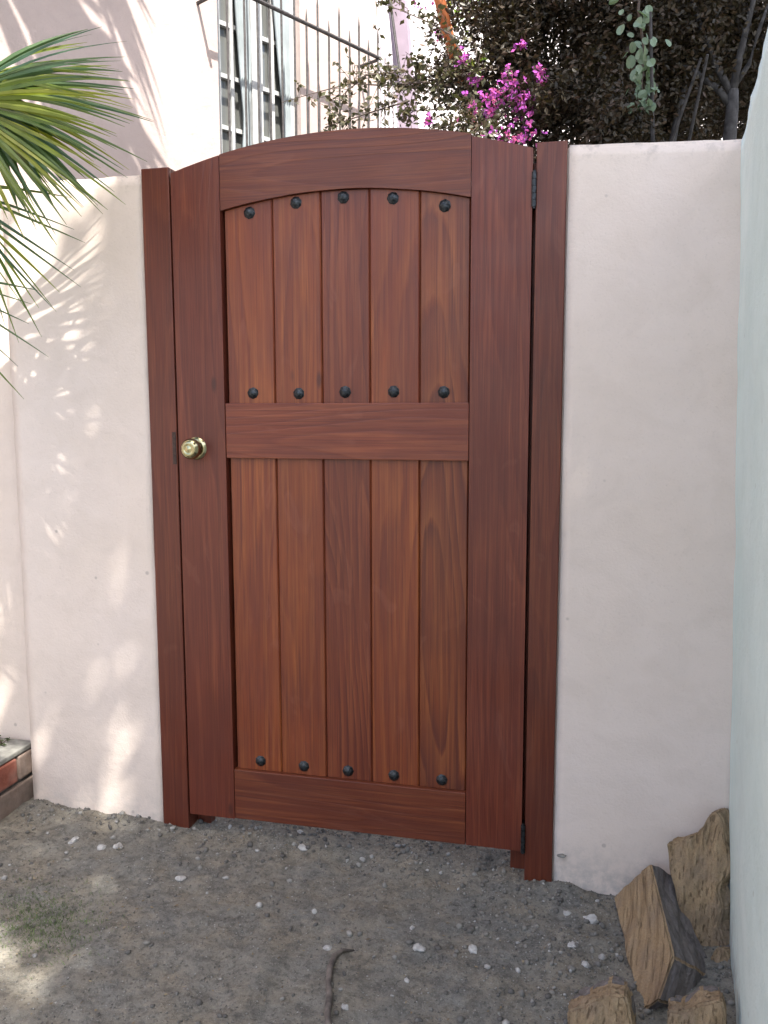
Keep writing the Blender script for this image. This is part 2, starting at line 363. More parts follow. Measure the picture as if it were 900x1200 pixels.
# gravel and grit (uncountable)
protos = []
for s in range(5):
    bm = stone_mesh(1, 1, s*1.7+1, 0.6 if s % 2 else 0.8); 
    protos.append((np.array([v.co[:] for v in bm.verts]), np.array([[v.index for v in f.verts] for f in bm.faces]))); bm.free()
bm = bmesh.new(); bmesh.ops.create_icosphere(bm, subdivisions=1, radius=1)
octV = np.array([(1, 0, 0), (0, 1, 0), (-1, 0.2, 0), (0, -0.9, 0), (0.1, 0, 0.7), (0, 0, -0.6)]); bm.free()
octF = np.array([(0, 1, 4), (1, 2, 4), (2, 3, 4), (3, 0, 4), (1, 0, 5), (2, 1, 5), (3, 2, 5), (0, 3, 5)])
def scatter(n, rmin, rmax, dens, protos_, name, mat, kind_label, cat, p=2.5):
    Vs = []; Fs = []; off = 0; k = 0
    while k < n:
        x = rng.uniform(-0.9, 1.42); y = rng.uniform(-1.05, 0.55)
        if rng.random() > dens(x, y) or (x < -0.5): 
            if not (x < -0.5): continue
            else: continue
        r = rmin + (rmax-rmin)*rng.random()**p
        PV, PF = protos_[rng.integers(len(protos_))]
        a = rng.uniform(0, 6.28); ca, sa = math.cos(a), math.sin(a); sc = r*rng.uniform(0.7, 1.3, 3)
        v = PV*sc; v = np.stack([v[:, 0]*ca-v[:, 1]*sa, v[:, 0]*sa+v[:, 1]*ca, v[:, 2]], 1) + (x, y, gz(x, y)+r*0.18)
        Vs.append(v); Fs.append(PF+off); off += len(v); k += 1
    o = from_np(name, np.concatenate(Vs), np.concatenate(Fs), mat); return tag(o, kind_label, cat, kind='stuff')
def dens(x, y):
    d = 0.10 + 0.85*math.exp(-((y-0.03)/0.09)**2) + 0.9*math.exp(-((x-1.12)/0.20)**2 - ((y+0.13)/0.25)**2) + (0.25 if x > 0.75 else 0)
    if y > 0.08: d = 0.8
    return min(1, d*(0.55+0.9*(0.5+fbm((x, y, 1.0), 5))))
scatter(6500, 0.0020, 0.0105, dens, protos, 'gravel', M['grit'], 'loose grey gravel strewn along the foot of gate and walls', 'gravel', 4.0)
scatter(34000, 0.0010, 0.0030, lambda x, y: min(1, 0.45+dens(x, y)), [(octV, octF)], 'grit', M['grit'], 'fine sandy grit covering the packed dirt yard', 'grit', 1.5)

# the larger pale stones, each a thing
def gp(u, v, z0=-0.02):
    d = ray(u, v); z = z0
    for _ in range(6):
        t = (z-CAM[2])/d[2]; p = CAM+t*d; z = gz(p[0], p[1])
    return Vector((p[0], p[1], z))
STN = [(355, 995, 9, 'white stone lying just below the left part of the bottom rail'),
       (352, 976, 6, 'small pale stone tucked under the left part of the gate bottom'),
       (491, 1113, 12, 'largest white angular stone on the dirt in front of the gate'),
       (483, 1088, 5, 'small white chip just above the large white angular stone'),
       (554, 1114, 9, 'pale stone midway between the largest white stone and the firewood'),
       (384, 1111, 7, 'flat white stone right above the curved root in the dirt'),
       (404, 1181, 7, 'pale pebble at the bottom edge just right of the curved root'),
       (692, 1079, 13, 'tall pale blue stone by the gravel left of the firewood'),
       (671, 1109, 9, 'pinkish flat stone left of the grey barked log'),
       (686, 1131, 7, 'pale round stone nearest the left side of the grey barked log'),
       (665, 1071, 7, 'white pebble just below the foot of the right wall beside the post'),
       (138, 993, 9, 'long pale stone, right one of the pair below the left wall'),
       (119, 994, 8, 'whitish stone, left one of the pair below the left wall'),
       (86, 986, 8, 'flat whitish stone in the dark soil left of the paired stones'),
       (477, 1150, 5, 'small white pebble just below the largest white angular stone'),
       (212, 1031, 9, 'thin flat pale stone on the dirt in front of the left post')]
for i, (u, v, px, lab) in enumerate(STN):
    p = gp(u, v); dist = (p-Vector(CAM)).length; r = px*0.64*dist/FPX
    bm = stone_mesh(r, 2, i*2.3+4, 0.55)
    for vv in bm.verts: vv.co += vv.co.normalized()*r*0.45*noise.noise(vv.co/r*1.6+Vector((i, 0, 0)))
    o = from_bm('stone', bm, M['pale']); o.location = (p.x, p.y, p.z+r*0.22); o.rotation_euler = (0, 0.2, i*1.3)
    tag(o, lab, 'stone', 'pale stones scattered on the dirt')
# curved root / stick at bottom
pts = [gp(u, v)+Vector((0, 0, h)) for u, v, h in ((417, 1112, -0.004), (402, 1116, 0.005), (392, 1124, 0.008), (387, 1138, 0.009), (385, 1155, 0.009), (386, 1172, 0.008), (384, 1190, 0.008), (385, 1210, 0.007), (390, 1240, 0.0))]
a = Acc(); a.tube(pts, [0.002, 0.004, 0.0062, 0.0072, 0.0062, 0.0075, 0.0064, 0.007, 0.005], 10)
tag(a.obj('root', M['bark'], smooth=True), 'curved brown root surfacing from the dirt at the bottom edge', 'root')
# thin grass patch
Vg = []; Fg = []
for k in range(2300):
    u = 50+rng.normal()*34; v = 1080+rng.normal()*21; p = gp(u, v)
    if p.x < -0.52: continue
    h = rng.uniform(0.003, 0.010); a_ = rng.uniform(0, 6.28); w = 0.0011; l = rng.normal(size=2)*0.006; o_ = len(Vg)
    Vg += [(p.x-w*math.cos(a_), p.y-w*math.sin(a_), p.z-0.002), (p.x+w*math.cos(a_), p.y+w*math.sin(a_), p.z-0.002), (p.x+l[0], p.y+l[1], p.z+h)]
    Fg.append((o_, o_+1, o_+2))
tag(from_np('grass', Vg, Fg, M['grass']), 'thin patch of short green weeds growing on the dirt', 'grass', kind='stuff')
# dry leaf litter
P = []
for k in range(260):
    x = rng.uniform(-0.48, 1.1); y = rng.uniform(-1.0, -0.02); P.append((x, y, gz(x, y)+0.003))
Vl, Fl = leaves(np.array(P), 0.011, 0.45, droop=0)
Vl[:, 2] = np.repeat(np.array(P)[:, 2], 5) + (Vl[:, 2]-np.repeat(np.array(P)[:, 2], 5))*0.25 + 0.002
M['litter'] = leafmat('dry_leaf_litter', (0.12, 0.09, 0.06), (0.2, 0.15, 0.09), (0.3, 0.25, 0.17), 0.1, 0.8)
tag(from_np('leaf_litter', Vl, Fl, M['litter']), 'dry brown leaf scraps scattered over the dirt', 'leaf litter', kind='stuff')

# ------------------------------------------------------------------ stucco walls
def rough_wall(name, x0, x1, y0, y1, z0, z1, mat, step=0.03, amp=0.0016, topamp=0.003, shear=None, rnd=0.008, parent=None):
    bm = bmesh.new()
    nx_, ny_, nz_ = max(2, int((x1-x0)/step)), max(2, int((y1-y0)/step)), max(2, int((z1-z0)/step))
    bmesh.ops.create_cube(bm, size=1)
    bmesh.ops.scale(bm, vec=(x1-x0, y1-y0, z1-z0), verts=bm.verts); bmesh.ops.translate(bm, vec=((x0+x1)/2, (y0+y1)/2, (z0+z1)/2), verts=bm.verts)
    bmesh.ops.bevel(bm, geom=list(bm.edges), offset=rnd, segments=3, affect='EDGES')
    for ax, n_, lo, hi in ((0, nx_, x0, x1), (1, ny_, y0, y1), (2, nz_, z0, z1)):
        for k in range(1, n_):
            co_ = [0, 0, 0]; no = [0, 0, 0]; co_[ax] = lo+(hi-lo)*k/n_; no[ax] = 1
            bmesh.ops.bisect_plane(bm, geom=list(bm.verts)+list(bm.edges)+list(bm.faces), plane_co=co_, plane_no=no)
    for v in bm.verts:
        p = v.co.copy(); v.co += Vector((amp*fbm(p+Vector((9, 0, 0)), 5), amp*1.6*fbm(p, 3.5), 0))
        if p.z > z1-0.02: v.co.z += topamp*fbm(p, 11) - 0.5*topamp
        if shear: shear(v.co)
    bmesh.ops.triangulate(bm, faces=[f for f in bm.faces if len(f.verts) > 4])
    return from_bm(name, bm, mat, parent, smooth=True)
lw = rough_wall('stucco_wall', -0.515, -0.079, 0.006, 0.17, -0.12, 1.808, M['pink'])
tag(lw, 'pale pink stucco garden wall left of the gate, dappled with sunlight', 'wall')
lw2 = rough_wall('stucco_wall', -2.6, -0.50, 0.07, 0.21, -0.12, 1.806, M['pink'], step=0.08)
tag(lw2, 'set back stretch of pink wall behind the brick planter and palm', 'wall')
def rshear(c_): c_.z -= 0.012*max(0, (c_.x-1.01)/0.37) if c_.z > 1.7 else 0
rw = rough_wall('stucco_wall', 1.003, 1.445, 0.006, 0.17, -0.14, 1.806, M['pink'], shear=rshear)
tag(rw, 'pale pink stucco garden wall between the hinge post and the mint wall', 'wall')
# chipped spot near the foot of the right wall
bm = stone_mesh(0.012, 2, 3.3, 0.35); o = from_bm('chip', bm, M['cement'], rw); o.location = (1.03, 0.003, 0.062)
def mshear(c_):
    y = c_.y; c_.x += 0.006 + 0.085*y - 0.045*(c_.z/1.8)
mw = rough_wall('neighbour_wall', 1.425, 1.66, -3.6, 0.20, -0.15, 1.80, M['mint'], step=0.05, amp=0.0035, shear=mshear, rnd=0.014)
tag(mw, 'mint green rendered wall running toward the camera on the right', 'wall')

# ------------------------------------------------------------------ gate
gate = empty('garden_gate', (0.46, 0.02, 0.06)); tag(gate, 'arched red-brown wooden plank gate with iron studs and brass knob', 'gate')
def arc(x, z0=1.876, k=0.33): return z0 - k*(x-0.47)**2
def arci(x): return 1.7365 - 0.355*(x-0.455)**2
XA, XB, GW = 0.135, 0.783, 0.928
def wob(x, s): return 0.0006*noise.noise(Vector((x*6, s, 0)))
poly = [(0.0, 0.06), (XA, 0.06)] + [(XA, arc(XA)-0.002)] + [(x, arc(x)-0.002) for x in np.linspace(XA-0.02, 0.0, 7)]
prism('stile', poly, 0.0, 0.042, M['wood_v'], gate, 0.0025)
poly = [(XB+0.001, 0.062), (GW, 0.062)] + [(x, arc(x)-0.006) for x in np.linspace(GW, XB+0.001, 8)]
prism('stile', poly, 0.001, 0.043, M['wood_v'], gate, 0.0025)
xs = np.linspace(XA+0.0012, XB-0.0008, 22)
poly = [(x, arci(x)+0.0015*noise.noise(Vector((x*9, 2, 0)))) for x in xs] + [(x, arc(x)) for x in xs[::-1]]
prism('arched_rail', poly, 0.0015, 0.042, M['wood_h'], gate, 0.002)
boxobj('middle_rail', (XA+0.0012, XB-0.0008, 0.0018, 0.0128, 1.066, 1.210), M['wood_h'], gate, 0.002)
boxobj('bottom_rail', (XA+0.0012, XB-0.0008, 0.0014, 0.042, 0.061, 0.203), M['wood_h'], gate, 0.002)
px = [XA+0.0055, 0.2725, 0.4015, 0.5285, 0.656, XB-0.002]
for i in range(5):       # upper and lower plank of each column, chamfered edges, recessed behind the frame
    for (z0, z1) in ((0.2045, None),):
        a0, a1 = px[i]+0.0005, px[i+1]-0.0005
        bm = bmesh.new(); yf = 0.0135 + random.uniform(-0.0008, 0.0008)
        ns = 9; xs_ = np.linspace(a0, a1, ns); top = [(x, (arci(x)-0.004 if z1 is None else z1)) for x in xs_]
        prof = []
        fr = [(a0, yf+0.004), (a0+0.0032, yf)] + [(x, yf) for x in xs_[1:-1]] + [(a1-0.0032, yf), (a1, yf+0.004)]
        rows = []
        for (x, y) in fr + [(a1, 0.036), (a0, 0.036)]:
            zt = (arci(x)-0.0012) if z1 is None else z1
            rows.append((bm.verts.new((x, y, z0)), bm.verts.new((x, y, zt))))
        n_ = len(rows)
        for k in range(n_): bm.faces.new((rows[k][0], rows[(k+1) % n_][0], rows[(k+1) % n_][1], rows[k][1]))
        bm.faces.new([r[0] for r in rows]); bm.faces.new([r[1] for r in rows][::-1])
        from_bm('plank', bm, M[('wood_p', 'wood_p', 'wood_f', 'wood_p', 'wood_s')[i]], gate)
# back board behind the grooves so that no light passes
xs_ = np.linspace(XB+0.02, XA-0.02, 14); prism('back_board', [(XA-0.02, 0.10), (XB+0.02, 0.10)]+[(x, arci(x)+0.03) for x in xs_], 0.0422, 0.052, M['wood_v'], gate, 0)
# studs: forged faceted domes
bm = bmesh.new(); R_ = 0.0160; rings = [(1.0, 0.0), (1.0, 0.12), (0.80, 0.42), (0.44, 0.68)]; ns = 8; vv = []
for j, (r, h) in enumerate(rings): vv.append([bm.verts.new((R_*r*math.cos(2*math.pi*(k+0.5*(j > 1))/ns), -R_*h*0.95, R_*r*math.sin(2*math.pi*(k+0.5*(j > 1))/ns))) for k in range(ns)])
top = bm.verts.new((0, -R_*0.76, 0))
for j in range(3):
    for k in range(ns): bm.faces.new((vv[j][k], vv[j][(k+1) % ns], vv[j+1][(k+1) % ns], vv[j+1][k]))
for k in range(ns): bm.faces.new((vv[3][k], vv[3][(k+1) % ns], top))
bm.faces.new(vv[0])
bmesh.ops.recalc_face_normals(bm, faces=bm.faces); stud_me = bpy.data.meshes.new('stud'); bm.to_mesh(stud_me); bm.free(); stud_me.materials.append(M['iron'])
sx = [0.211, 0.337, 0.462, 0.589, 0.717]; zt = [1.694, 1.712, 1.718, 1.709, 1.684]
for r_, zz in enumerate((zt, [1.236, 1.235, 1.238, 1.238, 1.236], [0.230, 0.2275, 0.2265, 0.227, 0.2275])):
    for i in range(5):
        o = bpy.data.objects.new('stud', stud_me); COL.objects.link(o); o.parent = gate
        o.location = Vector((sx[i], 0.0148, zz[i])) - gate.location; o.rotation_euler = (random.uniform(-.12, .12), random.uniform(0, 3), random.uniform(-.12, .12))
# knob
def lathe_y(name, prof, c_, mat, parent, n=40):
    a = Acc(); V = []; F = []
    for (r, y) in prof:
        for k in range(n): V.append((c_[0]+r*math.cos(2*math.pi*k/n), c_[1]+y, c_[2]+r*math.sin(2*math.pi*k/n)))
    for j in range(len(prof)-1):
        for k in range(n): F.append((j*n+k, j*n+(k+1) % n, (j+1)*n+(k+1) % n, (j+1)*n+k))
    a.add(V, F); return a.obj(name, mat, parent, True)
KC = (0.050, 0.0, 1.091)
ros = lathe_y('rosette', [(0.0, -0.004), (0.020, -0.005), (0.029, -0.003), (0.031, 0.0005)], KC, M['brass'], gate)
kn = lathe_y('door_knob', [(0.012, -0.003), (0.012, -0.010), (0.016, -0.014), (0.0245, -0.019), (0.0275, -0.026), (0.0278, -0.032), (0.0255, -0.039), (0.020, -0.0445), (0.0135, -0.0468), (0.012, -0.0455), (0.008, -0.0458), (0.004, -0.0475), (0.0001, -0.048)], KC, M['brass'], gate)
# hinges: knuckles and leaf edges
for zc, h in ((1.706, 0.080), (0.098, 0.074)):
    a = Acc(); hx = 0.9322; n = 5
    for k in range(n):
        z0 = zc-h/2+k*h/n+0.0006; z1 = zc-h/2+(k+1)*h/n-0.0006
        a.tube([(hx, -0.003, z0), (hx, -0.003, z1)], 0.0058, 14)
    a.tube([(hx, -0.003, zc-h/2-0.003), (hx, -0.003, zc+h/2+0.003)], 0.0036, 10)
    hg = a.obj('hinge', M['iron'], gate)
    a = Acc(); a.box(hx-0.003, hx-0.001, 0.0, 0.03, zc-h/2, zc+h/2); a.box(hx+0.001, hx+0.003, 0.0, 0.03, zc-h/2, zc+h/2); a.obj('hinge_leaf', M['iron'], gate)

# ------------------------------------------------------------------ posts
lp = empty('gate_post', (-0.045, 0.04, 0)); tag(lp, 'left red-brown wooden gate post with the latch plate', 'gate post')
boxobj('post', (-0.084, -0.0055, 0.0005, 0.090, -0.03, 1.818), M['wood_v'], lp, 0.003)
boxobj('stop_strip', (-0.0053, 0.035, 0.056, 0.090, -0.02, 1.79), M['wood_v'], lp, 0.002)
boxobj('latch_plate', (-0.0185, -0.0075, -0.0012, 0.004, 1.048, 1.134), M['latch'], lp, 0.0008, 1)
rp = empty('gate_post', (0.975, 0.04, -0.02)); tag(rp, 'right red-brown wooden gate post carrying the hinges', 'gate post')
boxobj('post', (0.9365, 1.007, -0.001, 0.090, -0.06, 1.812), M['wood_v'], rp, 0.003)
boxobj('stop_strip', (0.895, 0.9362, 0.056, 0.090, -0.04, 1.78), M['wood_v'], rp, 0.002)

# ------------------------------------------------------------------ brick planter
pl = empty('brick_planter', (-0.9, -0.6, 0)); tag(pl, 'low red brick planter with a grey cement top at left edge', 'planter')
boxobj('core', (-1.6, -0.542, -1.6, 0.055, -0.08, 0.188), M['dark'], pl, 0.004)
bm = bmesh.new(); box(bm, -1.6, -0.532, -1.6, 0.058, 0.189, 0.204, 0.004, 2); from_bm('cap', bm, M['cement'], pl)
for r_, z0 in enumerate((-0.045, 0.032, 0.115)):
    y = 0.03 - (0.05 if r_ != 1 else 0.13)
    first = True
    yy = 0.052
    for k in range(8):
        L = (0.07 if (r_ == 1 or k) and k == 0 else 0.205)
        if k == 0: L = 0.075 if r_ == 2 else (0.17 if r_ == 1 else 0.09)
        bx = boxobj('brick', (-0.60, -0.531+random.uniform(-0.003, 0.003), yy-L, yy, z0, z0+0.070), M['brick_red'] if (r_ == 2 and k > 0) else M['brick_dull'], pl, 0.005)
        yy -= L+0.011
# weed on the planter
def stem_plant(name, base, n, L, spread, mat, lab, cat, leafn=7, ls=0.02):
    root = empty(name, base); tag(root, lab, cat); a = Acc(); P = []
    for k in range(n):
        d = Vector((rng.normal()*spread, rng.normal()*spread, 1)).normalized(); pts = [Vector(base)+d*L*t*rng.uniform(0.9, 1.1)+Vector((0, 0, -0.2*L*t*t)) for t in (0, .35, .7, 1)]
        a.tube(pts, [0.0018, 0.0015, 0.0012, 0.0007], 5)
        for q in range(leafn): t = rng.uniform(0.2, 1); P.append(Vector(base)+d*L*t+Vector((0, 0, -0.2*L*t*t)))
    a.obj('stem', M['twig'], root); V_, F_ = leaves(np.array([p[:] for p in P]), ls, 0.5); from_np('leaves', V_, F_, mat, root); return root
stem_plant('weed', (-0.615, 0.01, 0.20), 8, 0.035, 0.7, M['leaf_tree'], 'small green weed growing on top of the brick planter', 'weed', 8, 0.012)

# ------------------------------------------------------------------ firewood
def log_hull(verts, faces, matidx, name, label, noise_amp=0.004, cuts=9):
    """closed faceted split log from explicit corners, subdivided and roughened"""
    c0 = sum((Vector(v) for v in verts), Vector())/len(verts)
    ax = (Vector(verts[0])-Vector(verts[-1]))
    bm = bmesh.new(); vs = [bm.verts.new(Vector(v)-c0) for v in verts]
    for f, mi in zip(faces, matidx): fa = bm.faces.new([vs[i] for i in f]); fa.material_index = mi
    bmesh.ops.recalc_face_normals(bm, faces=bm.faces)
    bmesh.ops.bevel(bm, geom=list(bm.edges), offset=0.004, segments=2, affect='EDGES')
    bmesh.ops.triangulate(bm, faces=[f for f in bm.faces])
    for it in range(8):
        es = [e for e in bm.edges if e.calc_length() > 0.011]
        if not es: break
        bmesh.ops.subdivide_edges(bm, edges=es, cuts=1); bmesh.ops.triangulate(bm, faces=[f for f in bm.faces if len(f.verts) > 3])
    bm.normal_update()
    return bm, c0
def make_log(corners, faces, mi, label, up, amp=0.006, seed=0):
    bm, c0 = log_hull(corners, faces, mi, '', '')
    up = Vector(up).normalized(); q = up.to_track_quat('Z', 'Y'); qi = q.inverted()
    for v in bm.verts:
        l = qi @ v.co; s = Vector((l.x*38+seed, l.y*38, l.z*5)); s2 = Vector((l.x*120, l.y*120, l.z*16+seed))
        v.co += v.normal*(amp*noise.noise(s)*1.3 + amp*0.5*noise.noise(s2)) + up*0.003*noise.noise(Vector((l.x*70, l.y*70, seed)))
    for v in bm.verts: v.co = qi @ v.co
    o = from_bm('firewood_log', bm, [M['split'], M['logbark']], None, False); o.location = c0; o.rotation_euler = q.to_euler()
    return tag(o, label, 'log', 'firewood logs in the corner by the mint wall')
def pv(u, v, y): return onY(u, v, y)
# grey barked wedge leaning on the wall
T1, T2, T3 = pv(718, 1052, -0.035), pv(762, 1011, -0.055), pv(792, 1026, -0.02)
Mf, N1, B1, R1 = pv(790, 1121, -0.32), pv(771, 1172, -0.42), pv(750, 1186, -0.41), pv(838, 1148, -0.22)
N2 = pv(800, 1182, -0.36)
BT = (T1+T3)/2+Vector((0.01, 0.035, -0.02)); BB = pv(790, 1150, -0.16)+Vector((0, 0.02, -0.03))
cs = [T1, T2, T3, Mf, R1, N1, B1, N2, BT, BB]
fc = [(0, 1, 3, 5, 6), (1, 2, 4, 3), (3, 4, 7, 5), (5, 7, 6), (0, 8, 2, 1), (2, 8, 9, 4), (8, 0, 6, 9), (4, 9, 7), (9, 6, 7)]
make_log(cs, fc, [0, 1, 1, 1, 0, 1, 0, 1, 1], 'split log with grey bark on one side leaning against the pink wall', T2-B1, 0.004, 3)
# upright slab log in the corner: outline at its own distance, real thickness
def slab(out, y_top, y_bot, thick, label, seed, mi_back=1, up=(0.1, 0.1, 1)):
    vmin = min(v for u, v in out); vmax = max(v for u, v in out)
    fr = [onY(u, v, y_top+(y_bot-y_top)*(v-vmin)/(vmax-vmin)) for u, v in out]; cen = sum(fr, Vector())/len(fr)
    bk = [cen+(p-cen)*0.88+Vector(thick) for p in fr]; n = len(fr)
    md = [cen+(p-cen)*1.03+Vector(thick)*0.45 for p in fr]
    cs = fr+md+bk; fcs = [tuple(range(n)), tuple(range(2*n, 3*n))[::-1]]; mi = [0, mi_back]
    for i in range(n):
        j = (i+1) % n; fcs += [(i, j, n+j, n+i), (n+i, n+j, 2*n+j, 2*n+i)]; mi += [0, 1]
    return make_log(cs, fcs, mi, label, up, 0.0055, seed)
slab([(780, 988), (806, 982), (822, 972), (829, 957), (841, 952), (848, 964), (852, 985), (855, 1012), (852, 1027), (841, 1042), (844, 1052), (848, 1066), (843, 1084), (849, 1105), (852, 1128), (846, 1139), (828, 1134), (812, 1117), (798, 1085), (790, 1045)],
     -0.03, -0.16, (0.045, 0.06, 0.0), 'tall ragged split log standing upright in the corner against the mint wall', 11)
slab([(664, 1186), (690, 1176), (712, 1165), (733, 1168), (738, 1185), (744, 1215), (748, 1260), (690, 1265), (668, 1230)],
     -0.56, -0.62, (0.01, 0.10, -0.02), 'split log at the bottom edge, left of the one with a notched top', 23)
slab([(782, 1184), (800, 1187), (822, 1176), (845, 1174), (849, 1192), (852, 1230), (850, 1265), (800, 1262), (783, 1220)],
     -0.53, -0.58, (0.01, 0.09, -0.02), 'short split log at the bottom edge beside the mint wall', 31)
slab([(838, 1110), (850, 1112), (858, 1135), (858, 1160), (845, 1168), (832, 1150), (822, 1140)],
     -0.17, -0.24, (0.03, 0.04, -0.01), 'wedge added for the shadowed gap low between the logs and the mint wall', 41, 1)  # added wedge standing in for the shadow between logs and wall

# ------------------------------------------------------------------ house behind
hdir = Vector((0.485, 0.875, 0)).normalized(); hn = Vector((hdir.y, -hdir.x, 0)); H0 = Vector((-0.726, 1.1, 0))
def H(s, z, d=0.0): return H0 + hdir*s + hn*d + Vector((0, 0, z))     # along the wall, height, out of the wall
def hs(u, v, d=0.0):
    p = onP(u, v, H0+hn*d, hn); q = p-H0; return q.dot(hdir), p.z
house = empty('house', H0); tag(house, 'sunlit pink stucco house wall with a barred window beyond the gate', 'house')
def hbox(a, s0, s1, z0, z1, d0, d1):
    a.add([H(s, z, d) for s in (s0, s1) for d in (d0, d1) for z in (z0, z1)], [(0, 1, 3, 2), (4, 6, 7, 5), (0, 4, 5, 1), (2, 3, 7, 6), (0, 2, 6, 4), (1, 5, 7, 3)])
sA, zL = hs(256, 90); sB, _ = hs(352, 90); zt_ = 3.35; zb_ = 1.55; sE = 1.42
a = Acc(); hbox(a, -6, sA, 0, 4.6, -0.25, 0); hbox(a, sB, sE, 0, 4.6, -0.25, 0); hbox(a, sA, sB, 0, zb_, -0.25, 0); hbox(a, sA, sB, zt_, 4.6, -0.25, 0)
a.obj('wall', M['house'], house)
a = Acc(); hbox(a, sA, sB, zb_-0.03, zb_-0.001, -0.2, 0.04); a.obj('window_sill', M['white'], house)
win = Acc(); fw = 0.035
hbox(win, sA+.001, sA+fw, zb_, zt_-.001, -0.12, -0.03); hbox(win, sB-fw, sB-.001, zb_, zt_-.001, -0.12, -0.03)
smid = (sA+sB)/2; hbox(win, smid-0.03, smid+0.03, zb_, zt_-.001, -0.121, -0.025); hbox(win, sA+fw, sB-fw, zt_-0.05, zt_-.002, -0.119, -0.03)
wobj = win.obj('window', M['white'], house)
mu = Acc()
for (a0, a1) in ((sA+fw, smid-0.03), (smid+0.03, sB-fw)):
    hbox(mu, (a0+a1)/2-0.009, (a0+a1)/2+0.009, zb_, zt_-0.05, -0.10, -0.055)
    for k in range(1, 8): z = zb_+k*0.215; hbox(mu, a0, a1, z-0.009, z+0.009, -0.098, -0.057)
mu.obj('muntin', M['white'], wobj)
gl = Acc(); hbox(gl, sA+fw, smid-0.03, zb_, zt_-0.05, -0.082, -0.078); gl.obj('pane', M['glass'], wobj)
gl = Acc(); hbox(gl, smid+0.03, sB-fw, zb_, zt_-0.05, -0.082, -0.078); gl.obj('pane', M['glass'], wobj)
# curtains tied back, hung just before the sash as in the photo (open shutters' cloth)
for (a0, a1, wv) in ((sA+0.11, smid-0.01, 1), (smid+0.09, sB+0.03, 1)):
    V_ = []; F_ = []; nu, nv = 18, 26
    for j in range(nv):
        z = 3.3 - j*(3.3-1.6)/(nv-1); w = 0.22+0.78*min(1, abs(z-2.45)/0.75)**0.8
        for i in range(nu):
            t = i/(nu-1); s_ = a0+(a1-a0)*(0.62+(t-0.62)*w); V_.append(H(s_, z, -0.04+0.012*math.sin(t*34)))
    for j in range(nv-1):
        for i in range(nu-1): F_.append((j*nu+i, j*nu+i+1, (j+1)*nu+i+1, (j+1)*nu+i))
    a = Acc(); a.add(V_, F_); c_ = a.obj('curtain', M['curtain'], house, True); md = c_.modifiers.new('thick', 'SOLIDIFY'); md.thickness = 0.003
# roof eave stub and downpipe are out of view; iron grille in front of the window
gr = empty('window_grille', H(0.6, 1.6, 0.12)); tag(gr, 'dark iron bar grille standing in front of the house window', 'grille')
D = 0.13
s0, z0 = hs(300, 0, D); s1, z1 = hs(446, 69, D)
a = Acc(); zr = (z0+z1)/2
sl_, _ = hs(250, 30, D)
a.tube([H(sl_, z0+0.01, D), H(s1, z1, D)], 0.009, 8); a.obj('top_rail', M['oldiron'], gr)
a = Acc(); a.tube([H(sl_, 1.72, D), H(s1, 1.72, D)], 0.009, 8); a.obj('bottom_rail', M['oldiron'], gr)
for k, u in enumerate((268, 288, 303, 317, 331, 346, 360, 373, 386, 398, 410, 421, 432, 443)):
    s_, _ = hs(u, 100, D); zz = z0+0.01+(z1-z0-0.01)*(s_-sl_)/(s1-sl_)
    a = Acc(); top_ = zz+(0.10 if k % 2 else 0.02); 
    if k < 5: top_ = 3.6
    a.tube([H(s_, 1.66, D+0.0001), H(s_, top_, D+0.0001)], 0.0048, 7); a.tube([H(s_, top_, D), H(s_, top_+0.04, D)], [0.0048, 0.001], 6); a.obj('bar', M['oldiron'], gr)
for s_ in (sl_+0.02, s1-0.02):
    for zz in (1.72, 2.85): a = Acc(); a.tube([H(s_, zz, 0), H(s_, zz, D)], 0.008, 6); a.obj('bracket', M['oldiron'], gr)

# white building across the passage, slim fence and lavender post
def ybox(a, x0, x1, y0, y1, z0, z1): a.box(x0, x1, y0, y1, z0, z1)
wb = empty('white_building', (0.6, 5.0, 0)); tag(wb, 'bright white building wall far beyond the arched gate top', 'building')
a = Acc(); ybox(a, -3.0, 4.2, 5.0, 5.3, 0, 5.6); a.obj('wall', M['white_house'], wb)
a = Acc(); ybox(a, -3.0, 4.2, 4.94, 4.999, 2.05, 2.12); a.obj('ledge', M['white_house'], wb)
fe = empty('iron_fence', (0.1, 4.2, 0)); tag(fe, 'slim pale metal fence of thin uprights before the white building', 'fence')
M['pale_metal'] = simple('pale_fence_metal', (0.36, 0.33, 0.34), 0.5, 0.2, 0.1, 40)
pA = onY(398, 140, 4.2); pB = onY(466, 140, 4.2); ztop = onY(430, 62, 4.2).z
n_ = 15
for k in range(n_):
    x = pA.x+(pB.x-pA.x)*k/(n_-1); a = Acc(); a.tube([(x, 4.2, 0.0), (x, 4.2, ztop+0.04*math.sin(k*2.1))], 0.009, 6); a.obj('upright', M['pale_metal'], fe)
a = Acc(); a.tube([(pA.x-0.05, 4.215, ztop-0.10), (pB.x+0.05, 4.215, ztop-0.10)], 0.012, 6); a.obj('rail', M['pale_metal'], fe)
a = Acc(); a.tube([(pA.x-0.05, 4.215, 0.3), (pB.x+0.05, 4.215, 0.3)], 0.012, 6); a.obj('rail', M['pale_metal'], fe)
lpst = empty('porch_post', (0.45, 3.3, 0)); tag(lpst, 'lavender grey post with a dark pipe beside it above the gate', 'post')
b0, b1 = onY(480, 160, 3.3), onY(466, 0, 3.3); dd = b1-b0
q0 = b0-dd*(b0.z/dd.z); q1 = b0+dd*2.2
a = Acc(); w_ = 0.052
